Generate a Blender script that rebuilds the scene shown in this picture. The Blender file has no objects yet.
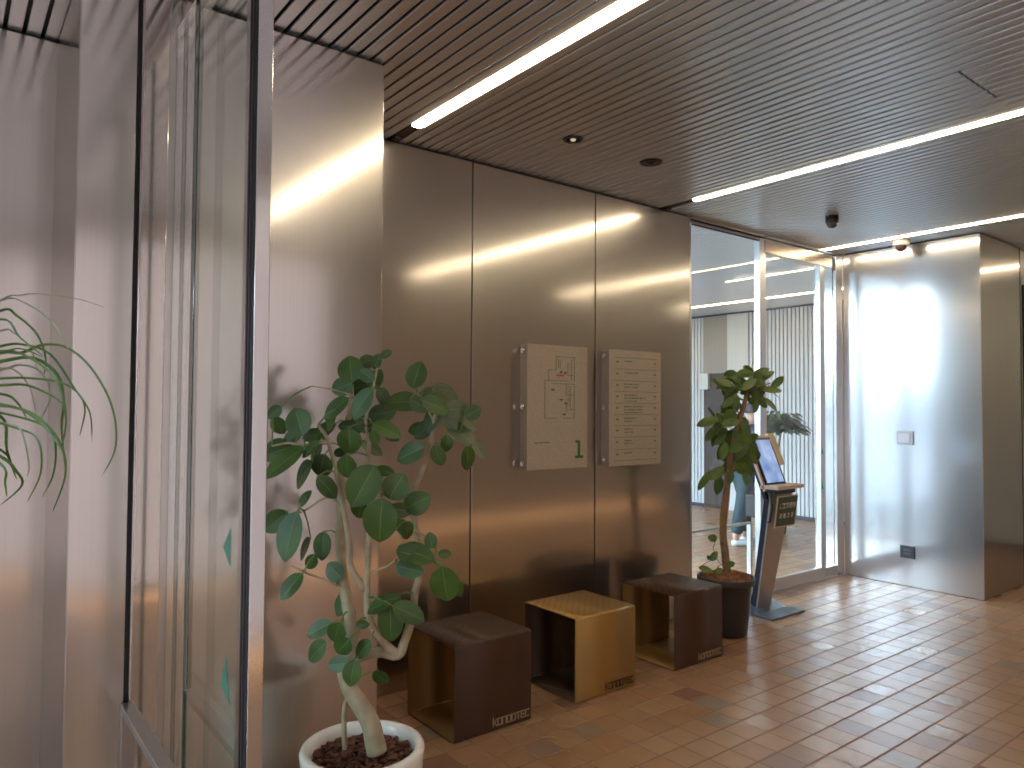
import bpy, bmesh, math, random
from mathutils import Vector, Matrix
random.seed(7)
V = Vector
PI = math.pi
C = bpy.context.scene.collection
H = 2.913            # ceiling height

# ------------------------------------------------------------------ camera frame
YAW, PITCH, ROLL = .9109, .0308, .0061
CAM = V((3.445, 0, 1.5))
FW = V((-math.sin(YAW)*math.cos(PITCH), math.cos(YAW)*math.cos(PITCH), math.sin(PITCH)))
R0 = V((math.cos(YAW), math.sin(YAW), 0)); U0 = R0.cross(FW)
RT = R0*math.cos(ROLL)+U0*math.sin(ROLL); UP = -R0*math.sin(ROLL)+U0*math.cos(ROLL)
FOC = 735.15
def at(u, v, d):      # a point at distance d along the view axis
    return CAM + d*(FW + (u-512)/FOC*RT - (v-384)/FOC*UP)
cd = bpy.data.cameras.new('camera'); cam = bpy.data.objects.new('camera', cd); C.objects.link(cam)
m = Matrix((RT, UP, -FW)).transposed().to_4x4(); m.translation = CAM
cam.matrix_world = m
cd.sensor_width = 36; cd.lens = FOC/1024*36; cd.clip_start = .05
bpy.context.scene.camera = cam

# ------------------------------------------------------------------ materials
def mat(name, col, rough=.5, metal=0, spec=.5, emit=None, es=0, aniso=0):
    mt = bpy.data.materials.new(name); mt.use_nodes = True
    b = mt.node_tree.nodes['Principled BSDF']
    b.inputs['Base Color'].default_value = (*col, 1)
    b.inputs['Roughness'].default_value = rough
    b.inputs['Metallic'].default_value = metal
    b.inputs['Specular IOR Level'].default_value = spec
    b.inputs['Anisotropic'].default_value = aniso
    if emit:
        b.inputs['Emission Color'].default_value = (*emit, 1); b.inputs['Emission Strength'].default_value = es
    return mt
def nt(mt): return mt.node_tree, mt.node_tree.nodes, mt.node_tree.links, mt.node_tree.nodes['Principled BSDF']
def noisy(name, c1, c2, scale, rough=.5, metal=0, stretch=(1,1,1), bump=0, detail=3, lo=.35, hi=.65):
    mt = mat(name, c1, rough, metal); t, n, l, b = nt(mt)
    tc = n.new('ShaderNodeTexCoord'); mp = n.new('ShaderNodeMapping'); mp.inputs['Scale'].default_value = stretch
    nz = n.new('ShaderNodeTexNoise'); nz.inputs['Scale'].default_value = scale; nz.inputs['Detail'].default_value = detail
    cr = n.new('ShaderNodeValToRGB'); cr.color_ramp.elements[0].position = lo; cr.color_ramp.elements[1].position = hi
    cr.color_ramp.elements[0].color = (*c1, 1); cr.color_ramp.elements[1].color = (*c2, 1)
    l.new(tc.outputs['Object'], mp.inputs[0]); l.new(mp.outputs[0], nz.inputs['Vector'])
    l.new(nz.outputs[0], cr.inputs[0]); l.new(cr.outputs[0], b.inputs['Base Color'])
    if bump:
        bp = n.new('ShaderNodeBump'); bp.inputs['Strength'].default_value = bump; bp.inputs['Distance'].default_value = .01
        l.new(nz.outputs[0], bp.inputs['Height']); l.new(bp.outputs[0], b.inputs['Normal'])
    return mt
ANI = 0.0
def brushed(name, col, r1, r2, mix, streak=.025):
    """satin stainless sheet: a tight and a broad lobe, faint vertical grain"""
    mt = bpy.data.materials.new(name); mt.use_nodes = True
    n = mt.node_tree.nodes; l = mt.node_tree.links; n.remove(n['Principled BSDF'])
    out = n['Material Output']
    tc = n.new('ShaderNodeTexCoord'); mp = n.new('ShaderNodeMapping'); mp.inputs['Scale'].default_value = (60, 60, .4)
    nz = n.new('ShaderNodeTexNoise'); nz.inputs['Scale'].default_value = 3; nz.inputs['Detail'].default_value = 2
    l.new(tc.outputs['Object'], mp.inputs[0]); l.new(mp.outputs[0], nz.inputs['Vector'])
    cr = n.new('ShaderNodeValToRGB')
    cr.color_ramp.elements[0].color = (*[c*(1-streak) for c in col], 1); cr.color_ramp.elements[1].color = (*[min(1, c*(1+streak)) for c in col], 1)
    cr.color_ramp.elements[0].position = .3; cr.color_ramp.elements[1].position = .7
    l.new(nz.outputs[0], cr.inputs[0])
    a = n.new('ShaderNodeBsdfAnisotropic'); a.inputs['Roughness'].default_value = r1; a.inputs['Anisotropy'].default_value = ANI
    b = n.new('ShaderNodeBsdfAnisotropic'); b.inputs['Roughness'].default_value = r2; b.inputs['Anisotropy'].default_value = ANI
    for s in (a, b): l.new(cr.outputs[0], s.inputs['Color'])
    mx = n.new('ShaderNodeMixShader'); mx.inputs[0].default_value = mix
    l.new(a.outputs[0], mx.inputs[1]); l.new(b.outputs[0], mx.inputs[2]); l.new(mx.outputs[0], out.inputs[0])
    return mt
def glass(name, tint, ior=1.5, base=0.0):
    mt = bpy.data.materials.new(name); mt.use_nodes = True
    n = mt.node_tree.nodes; l = mt.node_tree.links; n.remove(n['Principled BSDF'])
    t = n.new('ShaderNodeBsdfTransparent'); t.inputs[0].default_value = (*tint, 1)
    g = n.new('ShaderNodeBsdfAnisotropic'); g.inputs['Roughness'].default_value = 0.0; g.inputs['Anisotropy'].default_value = 0; g.inputs['Color'].default_value = (1, 1, 1, 1)
    fr = n.new('ShaderNodeFresnel'); fr.inputs[0].default_value = ior
    ad = n.new('ShaderNodeMath'); ad.operation = 'ADD'; ad.inputs[1].default_value = base
    l.new(fr.outputs[0], ad.inputs[0])
    ge = n.new('ShaderNodeNewGeometry'); inv = n.new('ShaderNodeMath'); inv.operation = 'SUBTRACT'; inv.inputs[0].default_value = 1; l.new(ge.outputs['Backfacing'], inv.inputs[1])
    mu = n.new('ShaderNodeMath'); mu.operation = 'MULTIPLY'; l.new(ad.outputs[0], mu.inputs[0]); l.new(inv.outputs[0], mu.inputs[1])   # one reflection, on the outer face
    mx = n.new('ShaderNodeMixShader'); l.new(mu.outputs[0], mx.inputs[0]); l.new(t.outputs[0], mx.inputs[1]); l.new(g.outputs[0], mx.inputs[2])
    l.new(mx.outputs[0], n['Material Output'].inputs[0])
    return mt

WALLM = brushed('satin_stainless', (.63, .59, .55), .13, .30, .45)
FARM = brushed('satin_stainless_far', (.68, .68, .68), .13, .28, .45, .008)
TRIM = mat('polished_trim', (.62, .60, .57), .16, 1)
ALU = mat('anodised_aluminium', (.62, .62, .62), .3, 1)
SATIN = mat('satin_rail', (.42, .38, .35), .38, 1)
BLACK = mat('black_gap', (.012, .011, .012), .6)
RUBBER = mat('black_rubber', (.02, .016, .018), .45)
SLAT = mat('ceiling_slat', (.72, .725, .735), .34, .92)
SLATW = mat('wall_slat', (.62, .65, .66), .5, 0)
PALE = mat('pale_panel', (.62, .65, .62), .45)
TAUPE = mat('taupe_panel', (.33, .31, .28), .45)
DBROWN = noisy('dark_brown_door', (.045, .032, .024), (.075, .052, .038), 4, .45, 0, (8, 8, .3))
PINK = noisy('pink_plaster', (.76, .60, .57), (.82, .66, .62), 2, .7)
BROWNW = noisy('brown_wall', (.28, .20, .145), (.34, .245, .18), 2, .6)
GLASS = glass('clear_glass', (.965, .975, .972), 1.5)
GLASSD = glass('door_glass_greenish', (.93, .955, .935), 1.55, .02)
GLEDGE = mat('glass_edge_green', (.03, .09, .07), .2)
LAMP = mat('lamp_diffuser', (1, .9, .75), .5, emit=(1, .82, .56), es=24)
LAMPD = mat('thin_lamp_diffuser', (1, .9, .75), .5, emit=(1, .80, .48), es=7)
CONC = noisy('outside_paving', (.085, .088, .092), (.11, .112, .115), 3, .9)

def tile_mat():
    mt = mat('quarry_tile', (.3, .2, .12), .42, 0, .75); t, n, l, b = nt(mt)
    P = .1445
    g = n.new('ShaderNodeNewGeometry'); sp = n.new('ShaderNodeSeparateXYZ'); l.new(g.outputs['Position'], sp.inputs[0])
    def M(op, a, c=None, d=None):
        q = n.new('ShaderNodeMath'); q.operation = op
        for i, s in enumerate((a, c, d)):
            if s is None: continue
            if isinstance(s, (int, float)): q.inputs[i].default_value = s
            else: l.new(s, q.inputs[i])
        return q.outputs[0]
    u = M('DIVIDE', sp.outputs[0], P); w = M('DIVIDE', M('SUBTRACT', sp.outputs[1], .0275), P)
    cu, cw = M('FLOOR', u), M('FLOOR', w); fu, fw = M('FRACT', u), M('FRACT', w)
    def dist(f): return M('MINIMUM', f, M('SUBTRACT', 1, f))
    du, dw = M('SUBTRACT', dist(fu), .034), M('SUBTRACT', dist(fw), .022)
    dm = M('MINIMUM', du, dw)
    mask = M('MULTIPLY', M('ADD', dm, .006), 70); mask.node.use_clamp = True      # 0 = grout, 1 = tile
    cb = n.new('ShaderNodeCombineXYZ'); l.new(cu, cb.inputs[0]); l.new(cw, cb.inputs[1])
    wn = n.new('ShaderNodeTexWhiteNoise'); wn.noise_dimensions = '3D'; l.new(cb.outputs[0], wn.inputs['Vector'])
    cr = n.new('ShaderNodeValToRGB'); cr.color_ramp.interpolation = 'CONSTANT'
    cols = [(0, (.38, .215, .110)), (.18, (.40, .23, .12)), (.36, (.355, .205, .105)), (.50, (.41, .245, .13)), (.64, (.385, .205, .110)),
            (.76, (.395, .23, .12)), (.84, (.31, .165, .09)), (.90, (.31, .205, .13)), (.945, (.26, .135, .085)), (.97, (.28, .20, .135))]
    e = cr.color_ramp.elements; e[0].position = 0; e[0].color = (*cols[0][1], 1); e[1].position = cols[1][0]; e[1].color = (*cols[1][1], 1)
    for p_, c_ in cols[2:]:
        q = e.new(p_); q.color = (*c_, 1)
    l.new(wn.outputs['Value'], cr.inputs[0])
    nz = n.new('ShaderNodeTexNoise'); nz.inputs['Scale'].default_value = 9; nz.inputs['Detail'].default_value = 5; l.new(g.outputs['Position'], nz.inputs['Vector'])
    hv = n.new('ShaderNodeMix'); hv.data_type = 'RGBA'; hv.blend_type = 'MULTIPLY'; hv.inputs['Factor'].default_value = .5
    gr = n.new('ShaderNodeValToRGB'); gr.color_ramp.elements[0].position = .3; gr.color_ramp.elements[1].position = .7
    gr.color_ramp.elements[0].color = (.72, .70, .68, 1); gr.color_ramp.elements[1].color = (1.0, 1.0, 1.0, 1)
    l.new(nz.outputs[0], gr.inputs[0]); l.new(cr.outputs[0], hv.inputs[6]); l.new(gr.outputs[0], hv.inputs[7])
    mx = n.new('ShaderNodeMix'); mx.data_type = 'RGBA'
    l.new(mask, mx.inputs['Factor']); mx.inputs[6].default_value = (.25, .135, .088, 1); l.new(hv.outputs[2], mx.inputs[7])
    l.new(mx.outputs[2], b.inputs['Base Color'])
    rr = n.new('ShaderNodeMapRange'); rr.inputs[3].default_value = .27; rr.inputs[4].default_value = .36
    sep = n.new('ShaderNodeSeparateColor'); l.new(wn.outputs['Color'], sep.inputs[0]); l.new(sep.outputs[1], rr.inputs[0])
    rm_ = n.new('ShaderNodeMix'); rm_.data_type = 'FLOAT'; l.new(mask, rm_.inputs[0]); rm_.inputs[2].default_value = .8; l.new(rr.outputs[0], rm_.inputs[3])
    l.new(rm_.outputs[0], b.inputs['Roughness'])
    bp = n.new('ShaderNodeBump'); bp.inputs['Strength'].default_value = .35; bp.inputs['Distance'].default_value = .0012
    l.new(mask, bp.inputs['Height']); l.new(bp.outputs[0], b.inputs['Normal'])
    return mt
TILE = tile_mat()

# ------------------------------------------------------------------ mesh builder
class MB:
    def __init__(s): s.bm = bmesh.new()
    def box(s, a, b, mi=0, bev=0):
        x0, y0, z0 = a; x1, y1, z1 = b
        vs = [s.bm.verts.new(p) for p in ((x0,y0,z0),(x1,y0,z0),(x1,y1,z0),(x0,y1,z0),(x0,y0,z1),(x1,y0,z1),(x1,y1,z1),(x0,y1,z1))]
        fs = [s.bm.faces.new([vs[i] for i in q]) for q in ((3,2,1,0),(4,5,6,7),(0,1,5,4),(1,2,6,5),(2,3,7,6),(3,0,4,7))]
        for f in fs: f.material_index = mi
        if bev:
            es = list({e for f in fs for e in f.edges})
            r = bmesh.ops.bevel(s.bm, geom=es, offset=bev, segments=2, affect='EDGES', profile=.5)
            for f in r['faces']: f.material_index = mi
        return s
    def prism(s, pts, ext, mi=0, smooth=False):
        """closed polygon pts (3D) extruded by vector ext"""
        ext = V(ext); a = [s.bm.verts.new(V(p)) for p in pts]; b = [s.bm.verts.new(V(p)+ext) for p in pts]
        n = len(pts); fs = [s.bm.faces.new(a[::-1]), s.bm.faces.new(b)]
        for i in range(n):
            f = s.bm.faces.new((a[i], a[(i+1)%n], b[(i+1)%n], b[i])); f.smooth = smooth; fs.append(f)
        for f in fs: f.material_index = mi
        return s
    def hexa(s, p8, mi=0):
        vs = [s.bm.verts.new(V(p)) for p in p8]
        for q in ((3,2,1,0),(4,5,6,7),(0,1,5,4),(1,2,6,5),(2,3,7,6),(3,0,4,7)):
            s.bm.faces.new([vs[i] for i in q]).material_index = mi
        return s
    def lathe(s, prof, c=(0,0,0), n=40, mi=0):
        c = V(c); rings = []
        for r, z in prof:
            if r < 1e-5: rings.append([s.bm.verts.new(c+V((0,0,z)))])
            else: rings.append([s.bm.verts.new(c+V((r*math.cos(2*PI*k/n), r*math.sin(2*PI*k/n), z))) for k in range(n)])
        for a, b in zip(rings, rings[1:]):
            for k in range(n):
                k2 = (k+1) % n
                if len(a) == 1 and len(b) == 1: continue
                if len(a) == 1: f = s.bm.faces.new((a[0], b[k2], b[k]))
                elif len(b) == 1: f = s.bm.faces.new((a[k], a[k2], b[0]))
                else: f = s.bm.faces.new((a[k], a[k2], b[k2], b[k]))
                f.smooth = True; f.material_index = mi
        return s
    def tube(s, pts, rad, n=8, mi=0):
        pts = [V(p) for p in pts]
        if not isinstance(rad, (list, tuple)): rad = [rad]*len(pts)
        rings = []; ref = None
        for i, p in enumerate(pts):
            t = (pts[min(i+1, len(pts)-1)]-pts[max(i-1, 0)]).normalized()
            if ref is None: ref = t.orthogonal().normalized()
            ref = (ref - t*ref.dot(t)).normalized(); w = t.cross(ref)
            rings.append([s.bm.verts.new(p+rad[i]*(math.cos(2*PI*k/n)*ref+math.sin(2*PI*k/n)*w)) for k in range(n)])
        for a, b in zip(rings, rings[1:]):
            for k in range(n):
                f = s.bm.faces.new((a[k], a[(k+1)%n], b[(k+1)%n], b[k])); f.smooth = True; f.material_index = mi
        for r in (rings[0][::-1], rings[-1]):
            f = s.bm.faces.new(r); f.material_index = mi
        return s
    def leaf(s, base, d, nrm, L, W, curl=.15, fold=.18, mi=0, rib=1, point=1.0):
        d = V(d).normalized(); nrm = V(nrm); nrm = (nrm - d*nrm.dot(d)).normalized(); sd = d.cross(nrm)
        prof = [(0,.04),(.06,.42),(.16,.74),(.3,.95),(.45,1),(.6,.96),(.74,.82),(.86,.57),(.94,.30),(1,.02)]; rows = []
        for t, w in prof:
            c = V(base)+d*(L*t)-nrm*(curl*L*t*t)
            row = []
            for q in (-1, -.55, -.032, .032, .55, 1):
                ww = W/2*w*q
                row.append(s.bm.verts.new(c+sd*ww+nrm*(fold*abs(ww)-.10*abs(ww)*abs(q))))
            rows.append(row)
        for a, b in zip(rows, rows[1:]):
            for k in range(5):
                f = s.bm.faces.new((a[k], a[k+1], b[k+1], b[k])); f.smooth = True; f.material_index = rib if k == 2 else mi
        return s
    def build(s, name, mats, parent=None, offset=None, flat=False):
        me = bpy.data.meshes.new(name); 
        o = offset if offset is not None else (parent_world(parent) if parent else V((0,0,0)))
        bmesh.ops.translate(s.bm, verts=s.bm.verts, vec=-o)
        bmesh.ops.recalc_face_normals(s.bm, faces=s.bm.faces) if not flat else None
        s.bm.to_mesh(me); s.bm.free()
        for m_ in (mats if isinstance(mats, (list, tuple)) else [mats]): me.materials.append(m_)
        ob = bpy.data.objects.new(name, me); C.objects.link(ob)
        if parent: ob.parent = parent
        return ob
def parent_world(p):
    w = V((0,0,0))
    while p: w = w + p.location; p = p.parent
    return w
def empty(name, loc, label, cat, group=None):
    o = bpy.data.objects.new(name, None); C.objects.link(o); o.location = loc; o.empty_display_size = .1
    o['label'] = label; o['category'] = cat
    if group: o['group'] = group
    return o
def struct(o, label=None, cat=None):
    o['kind'] = 'structure'
    if label: o['label'] = label
    if cat: o['category'] = cat
    return o
def sroot(name, loc, label, cat):
    o = empty(name, loc, label, cat); o['kind'] = 'structure'; return o
def text_mesh(body, size, ext, name, m_, parent, origin, xdir, ydir, align='LEFT', bold=0, width=1.0):
    cu = bpy.data.curves.new('t', 'FONT'); cu.body = body; cu.size = size; cu.extrude = ext; cu.align_x = align; cu.offset = bold
    to = bpy.data.objects.new('t', cu); C.objects.link(to)
    bpy.context.view_layer.update()
    me = bpy.data.meshes.new_from_object(to.evaluated_get(bpy.context.evaluated_depsgraph_get()))
    bpy.data.objects.remove(to)
    xd = V(xdir).normalized(); yd = V(ydir).normalized(); zd = xd.cross(yd)
    o = V(origin) - parent_world(parent)
    for v in me.vertices:
        c = v.co.copy(); v.co = o + xd*c.x*width + yd*c.y + zd*c.z
    me.materials.clear(); me.materials.append(m_); me.name = name
    ob = bpy.data.objects.new(name, me); C.objects.link(ob); ob.parent = parent
    return ob

# ================================================================== SETTING
X0, X1, Y0, Y1 = -7.0, 4.15, -4.0, 9.25
struct(MB().box((-.14, Y0-.2, -.12), (X1+.2, Y1+.3, 0)).box((X0-.2, 4.0, -.12), (-.14, Y1+.3, 0)).build('floor', TILE), 'floor of square terracotta quarry tiles with scattered grey ones', 'floor')

# ceiling: metal slats running in x, pitch 60 mm
LY = (1.866, 4.026, 6.186, 8.346)
cb = MB()
cb.box((-.14, Y0-.2, H+.018), (X1+.2, Y1+.3, H+.3), 1)
cb.box((X0-.2, 4.1, H+.018), (-.14, Y1+.3, H+.3), 1)
cb.box((X0-.2, 4.1, H), (-.14, 4.14, H+.05), 1).box((-.16, Y0-.2, H), (-.14, 4.14, H+.05), 1)
k = -68
def slat_prof(yc, x0, x1):
    hw = .0234
    pr = [(-hw, .009), (-hw, .0035), (-hw+.0012, .0010), (-hw+.0035, 0), (hw-.0035, 0), (hw-.0012, .0010), (hw, .0035), (hw, .009)]
    cb.prism([(x0, yc+a, H+b) for a, b in pr], (x1-x0, 0, 0), 0)
while True:
    yc = .006+.06*k; k += 1            # grooves at .036 + .06 k
    if yc < Y0: continue
    if yc > Y1-.02: break
    if any(abs(yc-l_) < .02 for l_ in LY): continue
    XL = X0 if yc > 4.15 else -.14
    if 3.35 < yc < 3.74:
        slat_prof(yc, XL, 2.183); slat_prof(yc, 2.192, X1)
    else: slat_prof(yc, XL, X1)
struct(cb.build('ceiling', [SLAT, BLACK]), 'ceiling of narrow brushed metal slats with dark gaps', 'ceiling')

# left wall (x = 0): stainless panels with dark joints
wb = MB()
wb.box((-.14, Y0, 0), (-.012, 4.30, H), 1)
joints = [.424, 1.404, 2.380, 3.357, 4.322]
for a, b in zip(joints, joints[1:]): wb.box((-.012, a+.005, .006), (0, b-.005, H-.012), 0, .0015)
wb.box((.001, Y0, 0), (.118, .30, H), 1); wb.box((.118, Y0, .006), (.130, .3248, H-.012), 0)
wb.box((-.14, 4.30, 0), (-.012, 4.322, H), 0)
struct(wb.build('wall_left', [WALLM, BLACK]), 'long wall of brushed stainless steel panels with dark vertical joints', 'wall')
# pillar
pb = MB()
pb.box((0.001, .337, 0), (.744, 1.398, H), 1)
pb.box((.744, .327, .006), (.756, .491, H-.012), 0, .0006); pb.box((.744, .507, .006), (.756, 1.41, H-.012), 0, .0015)
pb.box((.002, .325, .006), (.744, .337, H-.012), 0); pb.box((.002, 1.398, .006), (.744, 1.41, H-.012), 0)
struct(pb.build('wall_pillar', [WALLM, BLACK]), 'projecting brushed steel clad pillar where the glass door closes', 'pillar')
# far wall block
fb = MB()
fb.box((.01, 6.51, 0), (1.118, 7.34, H), 1)
fb.box((.004, 6.498, .004), (1.130, 6.51, H-.010), 0, .001)
fb.box((1.118, 6.512, .004), (1.130, 7.35, H-.010), 2, .001)
fb.box((.004, 6.512, .004), (.010, 7.35, H-.010), 0); fb.box((.004, 7.34, .004), (1.118, 7.352, H-.01), 0)
struct(fb.build('wall_far_block', [FARM, BLACK, WALLM]), 'freestanding satin steel wall block mirroring the bright window', 'wall')
# back slat wall y = 9.2
sb = MB(); sb.box((X0, 9.225, 0), (X1, Y1+.1, H), 1)
x = -3.19-.061*70
while x < X1-.06:
    if x+.05 > X0 and not (-3.86+.22 < x+.02 < -2.84): sb.box((x, 9.2, .05), (x+.046, 9.226, H-.03), 0, .002)
    x += .061
sb.box((X0, 9.19, 0), (-3.64, 9.226, .05), 1); sb.box((-2.84, 9.19, 0), (X1, 9.226, .05), 1)
struct(sb.build('wall_back', [SLATW, mat('slat_gap', (.05, .06, .075), .7)]), 'pale vertical slat wall beyond the glass door', 'wall')
d3 = sroot('door_3', V((-3.4, 9.2, 0)), 'dark brown door with taupe panel above in pale slat wall', 'door')
MB().box((-3.64, 9.205, 0), (-3.20, 9.224, 2.02), 0).build('door_leaf', DBROWN, d3)
MB().box((-3.64, 9.196, 2.02), (-3.20, 9.224, H-.03), 0, .002).build('transom_panel', TAUPE, d3)
MB().box((-3.20, 9.19, 0), (-2.84, 9.224, H-.03), 0, .003).build('side_panel', PALE, d3)
o = MB().box((-3.66, 9.15, 1.78), (-3.52, 9.206, 2.02), 0, .006).build('control_box', PALE, offset=V((-3.59, 9.17, 1.78)))
o.location = (-3.59, 9.17, 1.78); o['label'] = 'small pale box fixed at the top corner of the dark brown door'; o['category'] = 'box'
# side walls, not directly seen but seen in the steel
struct(MB().box((X1, 2.7, 0), (X1+.1, Y1+.1, H)).build('wall_right', BROWNW), 'brown wall seen only as reflection in the steel', 'wall')
struct(MB().box((X1, Y0-.1, 0), (X1+.1, -.9, H)).box((X1, -.9, 2.8), (X1+.1, 2.7, H)).box((X1, -.9, 0), (X1+.1, 2.7, .12)).build('wall_right_entrance', PINK), 'pale pink plaster wall of the entrance seen only in reflection', 'wall')
struct(MB().box((X0-.1, 4.1, 0), (X0, Y1+.1, H)).build('wall_vestibule_end', PALE), 'pale end wall of the vestibule behind the glass', 'wall')
nb = MB().box((-.14, Y0-.1, 0), (.3, Y0, H)).box((.3, Y0-.1, 2.75), (X1, Y0, H)).box((.3, Y0-.1, 0), (X1, Y0, .08))
struct(nb.build('wall_near', PINK), 'entrance wall behind the camera', 'wall')
pl_ = MB().box((X1-.015, -3.9, 0), (X1, 9.1, .035), 0).box((X1-.02, .3, .035), (X1, 8.8, .085), 1).box((X1-.015, .3, .085), (X1, 8.8, .12), 0)
struct(pl_.build('baseboard_right', [SATIN, mat('plinth_lamp', (1, .7, .4), .5, emit=(1, .50, .20), es=1.8)]), 'low warm lit plinth of the opposite wall, seen in the steel', 'baseboard')
# recess to the right of the block
rb = MB().box((.2, 7.42, 0), (1.10, 9.19, H-.002), 0).box((1.03, 7.352, 0), (1.118, 7.42, H-.002), 1)
rb.box((1.10, 7.5, .45), (1.112, 7.56, 2.6), 1)
struct(rb.build('wall_right_recess', [PALE, BLACK]), 'pale recess wall with a dark edge trim at the far right', 'wall')

# exterior windows (daylight openings)
def window(name, x0, x1, y, z0, z1, muls, label):
    w = sroot(name, V((x0, y, 0)), label, 'window')
    f = MB(); t = .03
    f.box((x0, y-t, z0), (x1, y+t, z0+.06)).box((x0, y-t, z1-.05), (x1, y+t, z1))
    for mx_ in [x0+.02]+muls+[x1-.02]: f.box((mx_-.02, y-t, z0), (mx_+.02, y+t, z1))
    f.build('window_frame', ALU, w)
    xs = [x0]+muls+[x1]
    for a, b in zip(xs, xs[1:]): MB().box((a+.03, y-.004, z0+.06), (b-.03, y+.004, z1-.05)).build('pane', GLASS, w)
    pl = bpy.data.lights.new(name+'_daylight', 'AREA'); pl.shape = 'RECTANGLE'; pl.size = x1-x0; pl.size_y = z1-z0
    pl.cycles.is_portal = True
    po = bpy.data.objects.new(name+'_daylight', pl); C.objects.link(po); po.location = ((x0+x1)/2, y-.06, (z0+z1)/2)
    po.rotation_euler = (math.radians(90), 0, 0)      # -Z -> +Y
    return w
window('window_3', X0, -.16, 4.17, 0, H-.02, [-2.7, -4.9], 'glazed street front of the vestibule seen as glare in the steel')
window('window_4', .3, X1, Y0-.05, .08, 2.75, [1.6, 2.9], 'glazed entrance front behind the camera')
w6 = sroot('window_added_glare', V((X1, .9, 0)), 'unseen frosted glazing added to brighten the steel with soft pinkish glare', 'window')
f6 = MB().box((X1+.02, -.9, .12), (X1+.08, 2.7, .16)).box((X1+.02, -.9, 2.76), (X1+.08, 2.7, 2.8))
for y_ in (-.88, .3, 1.5, 2.68): f6.box((X1+.02, y_-.02, .16), (X1+.08, y_+.02, 2.76))
f6.build('window_frame', ALU, w6)
FROST = bpy.data.materials.new('added_frosted_fill'); FROST.use_nodes = True  # added out of view: pinkish translucent panes that brighten the steel's reflection
fn = FROST.node_tree.nodes; fn.remove(fn['Principled BSDF']); ft = fn.new('ShaderNodeBsdfTranslucent'); ft.inputs[0].default_value = (.145, .100, .084, 1)
FROST.node_tree.links.new(ft.outputs[0], fn['Material Output'].inputs[0])
for a, b in ((-.86, .28), (.32, 1.48), (1.52, 2.66)):
    q = MB(); vs = [q.bm.verts.new(p) for p in ((X1+.05, a, .16), (X1+.05, b, .16), (X1+.05, b, 2.76), (X1+.05, a, 2.76))]; q.bm.faces.new(vs); q.build('pane', FROST, w6)
g = MB().box((X1+.12, Y0-.21, -.2), (40, 30, -.02)).box((-40, -60, -.2), (40, Y0-.21, -.02)).box((-40, Y0-.21, -.2), (X0-.21, 30, -.02)).box((X0-.21, Y0-.2, -.2), (-.15, 4.0, -.005))
struct(g.build('trim_street', CONC), 'grey paving outside', 'paving')
bb = MB()
for (a, b, hh) in ((-38, -20, 5), (-20, -9, 3.5), (-9, 3, 4.2), (3, 20, 6)): bb.box((a, -34, -.02), (b-.4, -28, hh))
struct(bb.build('wall_street_building', noisy('facade', (.07, .07, .075), (.12, .115, .115), .6, .8)), 'low buildings across the street', 'building')

# ================================================================== GLASS FRONT (x = 0, y 4.32 - 6.5)
w1 = sroot('window_1', V((0, 4.74, 0)), 'fixed tall glass pane between the steel wall and the sliding door', 'window')
MB().box((-.05, 4.324, 2.86), (0, 5.20, 2.90), 0).box((-.05, 4.324, 0), (0, 5.20, .10), 0).box((-.05, 4.324, .1), (-.005, 4.345, 2.84), 0).build('window_frame', ALU, w1)
MB().box((-.030, 4.345, .10), (-.018, 5.20, 2.86)).build('pane', GLASS, w1)
struct(MB().box((-.05, 5.195, 0), (.004, 5.262, H-.003), 0, .003).build('trim_mullion', ALU), 'upright aluminium mullion beside the black potted plant', 'mullion')
d1 = sroot('door_1', V((0, 5.7, 0)), 'automatic glass sliding door at the far end of the lobby', 'door')
MB().box((-.028, 5.28, .11), (-.016, 6.13, 2.77)).build('pane', GLASS, d1)
MB().box((-.04, 5.265, 0.012), (-.004, 6.19, .11), 0, .002).build('bottom_rail', ALU, d1)
MB().box((-.045, 6.115, .11), (-.002, 6.19, 2.77), 0, .002).build('stile', ALU, d1)
MB().box((-.045, 5.262, .11), (-.002, 5.29, 2.77), 0, .002).build('stile', ALU, d1)
GREEN = mat('green_sticker', (.0, .30, .14), .5)
for z in (1.136, .829): MB().prism([(.001, 6.115, z-.035), (.001, 6.145, z-.035), (.001, 6.13, z+.035)], (.001, 0, 0)).build('sticker', GREEN, d1)
hd = MB().box((-.09, 5.262, 2.765), (.012, 6.30, 2.872), 0, .003).box((-.09, 4.324, 2.90), (.012, 6.49, H-.001), 0)
hd.box((.003, 4.324, 2.878), (.0125, 6.38, 2.888), 1).box((-.012, 4.35, 2.852), (-.002, 5.195, 2.861), 1)
struct(hd.build('trim_header', [mat('header_lamp_tint_alu', (.66, .56, .45), .22, 1), BLACK]), 'metal header box over the far sliding door', 'header')  # orange-tinted metal: reflection of the nearby strip light put into the colour
jb = MB().box((-.22, 6.392, 0), (-.035, 6.490, 2.90), 0, .003).box((-.034, 6.380, 0), (-.026, 6.490, 2.9), 1).box((-.025, 6.375, 0), (.004, 6.490, 2.90), 0, .003)
w5 = sroot('window_5', V((-.03, 6.28, 0)), 'narrow glass strip between the sliding door and the steel jamb', 'window')
MB().box((-.034, 6.195, .10), (-.026, 6.375, 2.765)).build('pane', GLASS, w5)
MB().box((-.05, 6.192, 0), (-.004, 6.375, .10)).build('window_frame', ALU, w5)
struct(jb.build('trim_jamb', [TRIM, BLACK]), 'polished steel door jamb beside the far steel wall', 'jamb')
struct(MB().box((-.07, 4.324, 0), (.012, 6.49, .010)).build('trim_sill', ALU), 'flat metal floor track of the far sliding door', 'door track')

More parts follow.
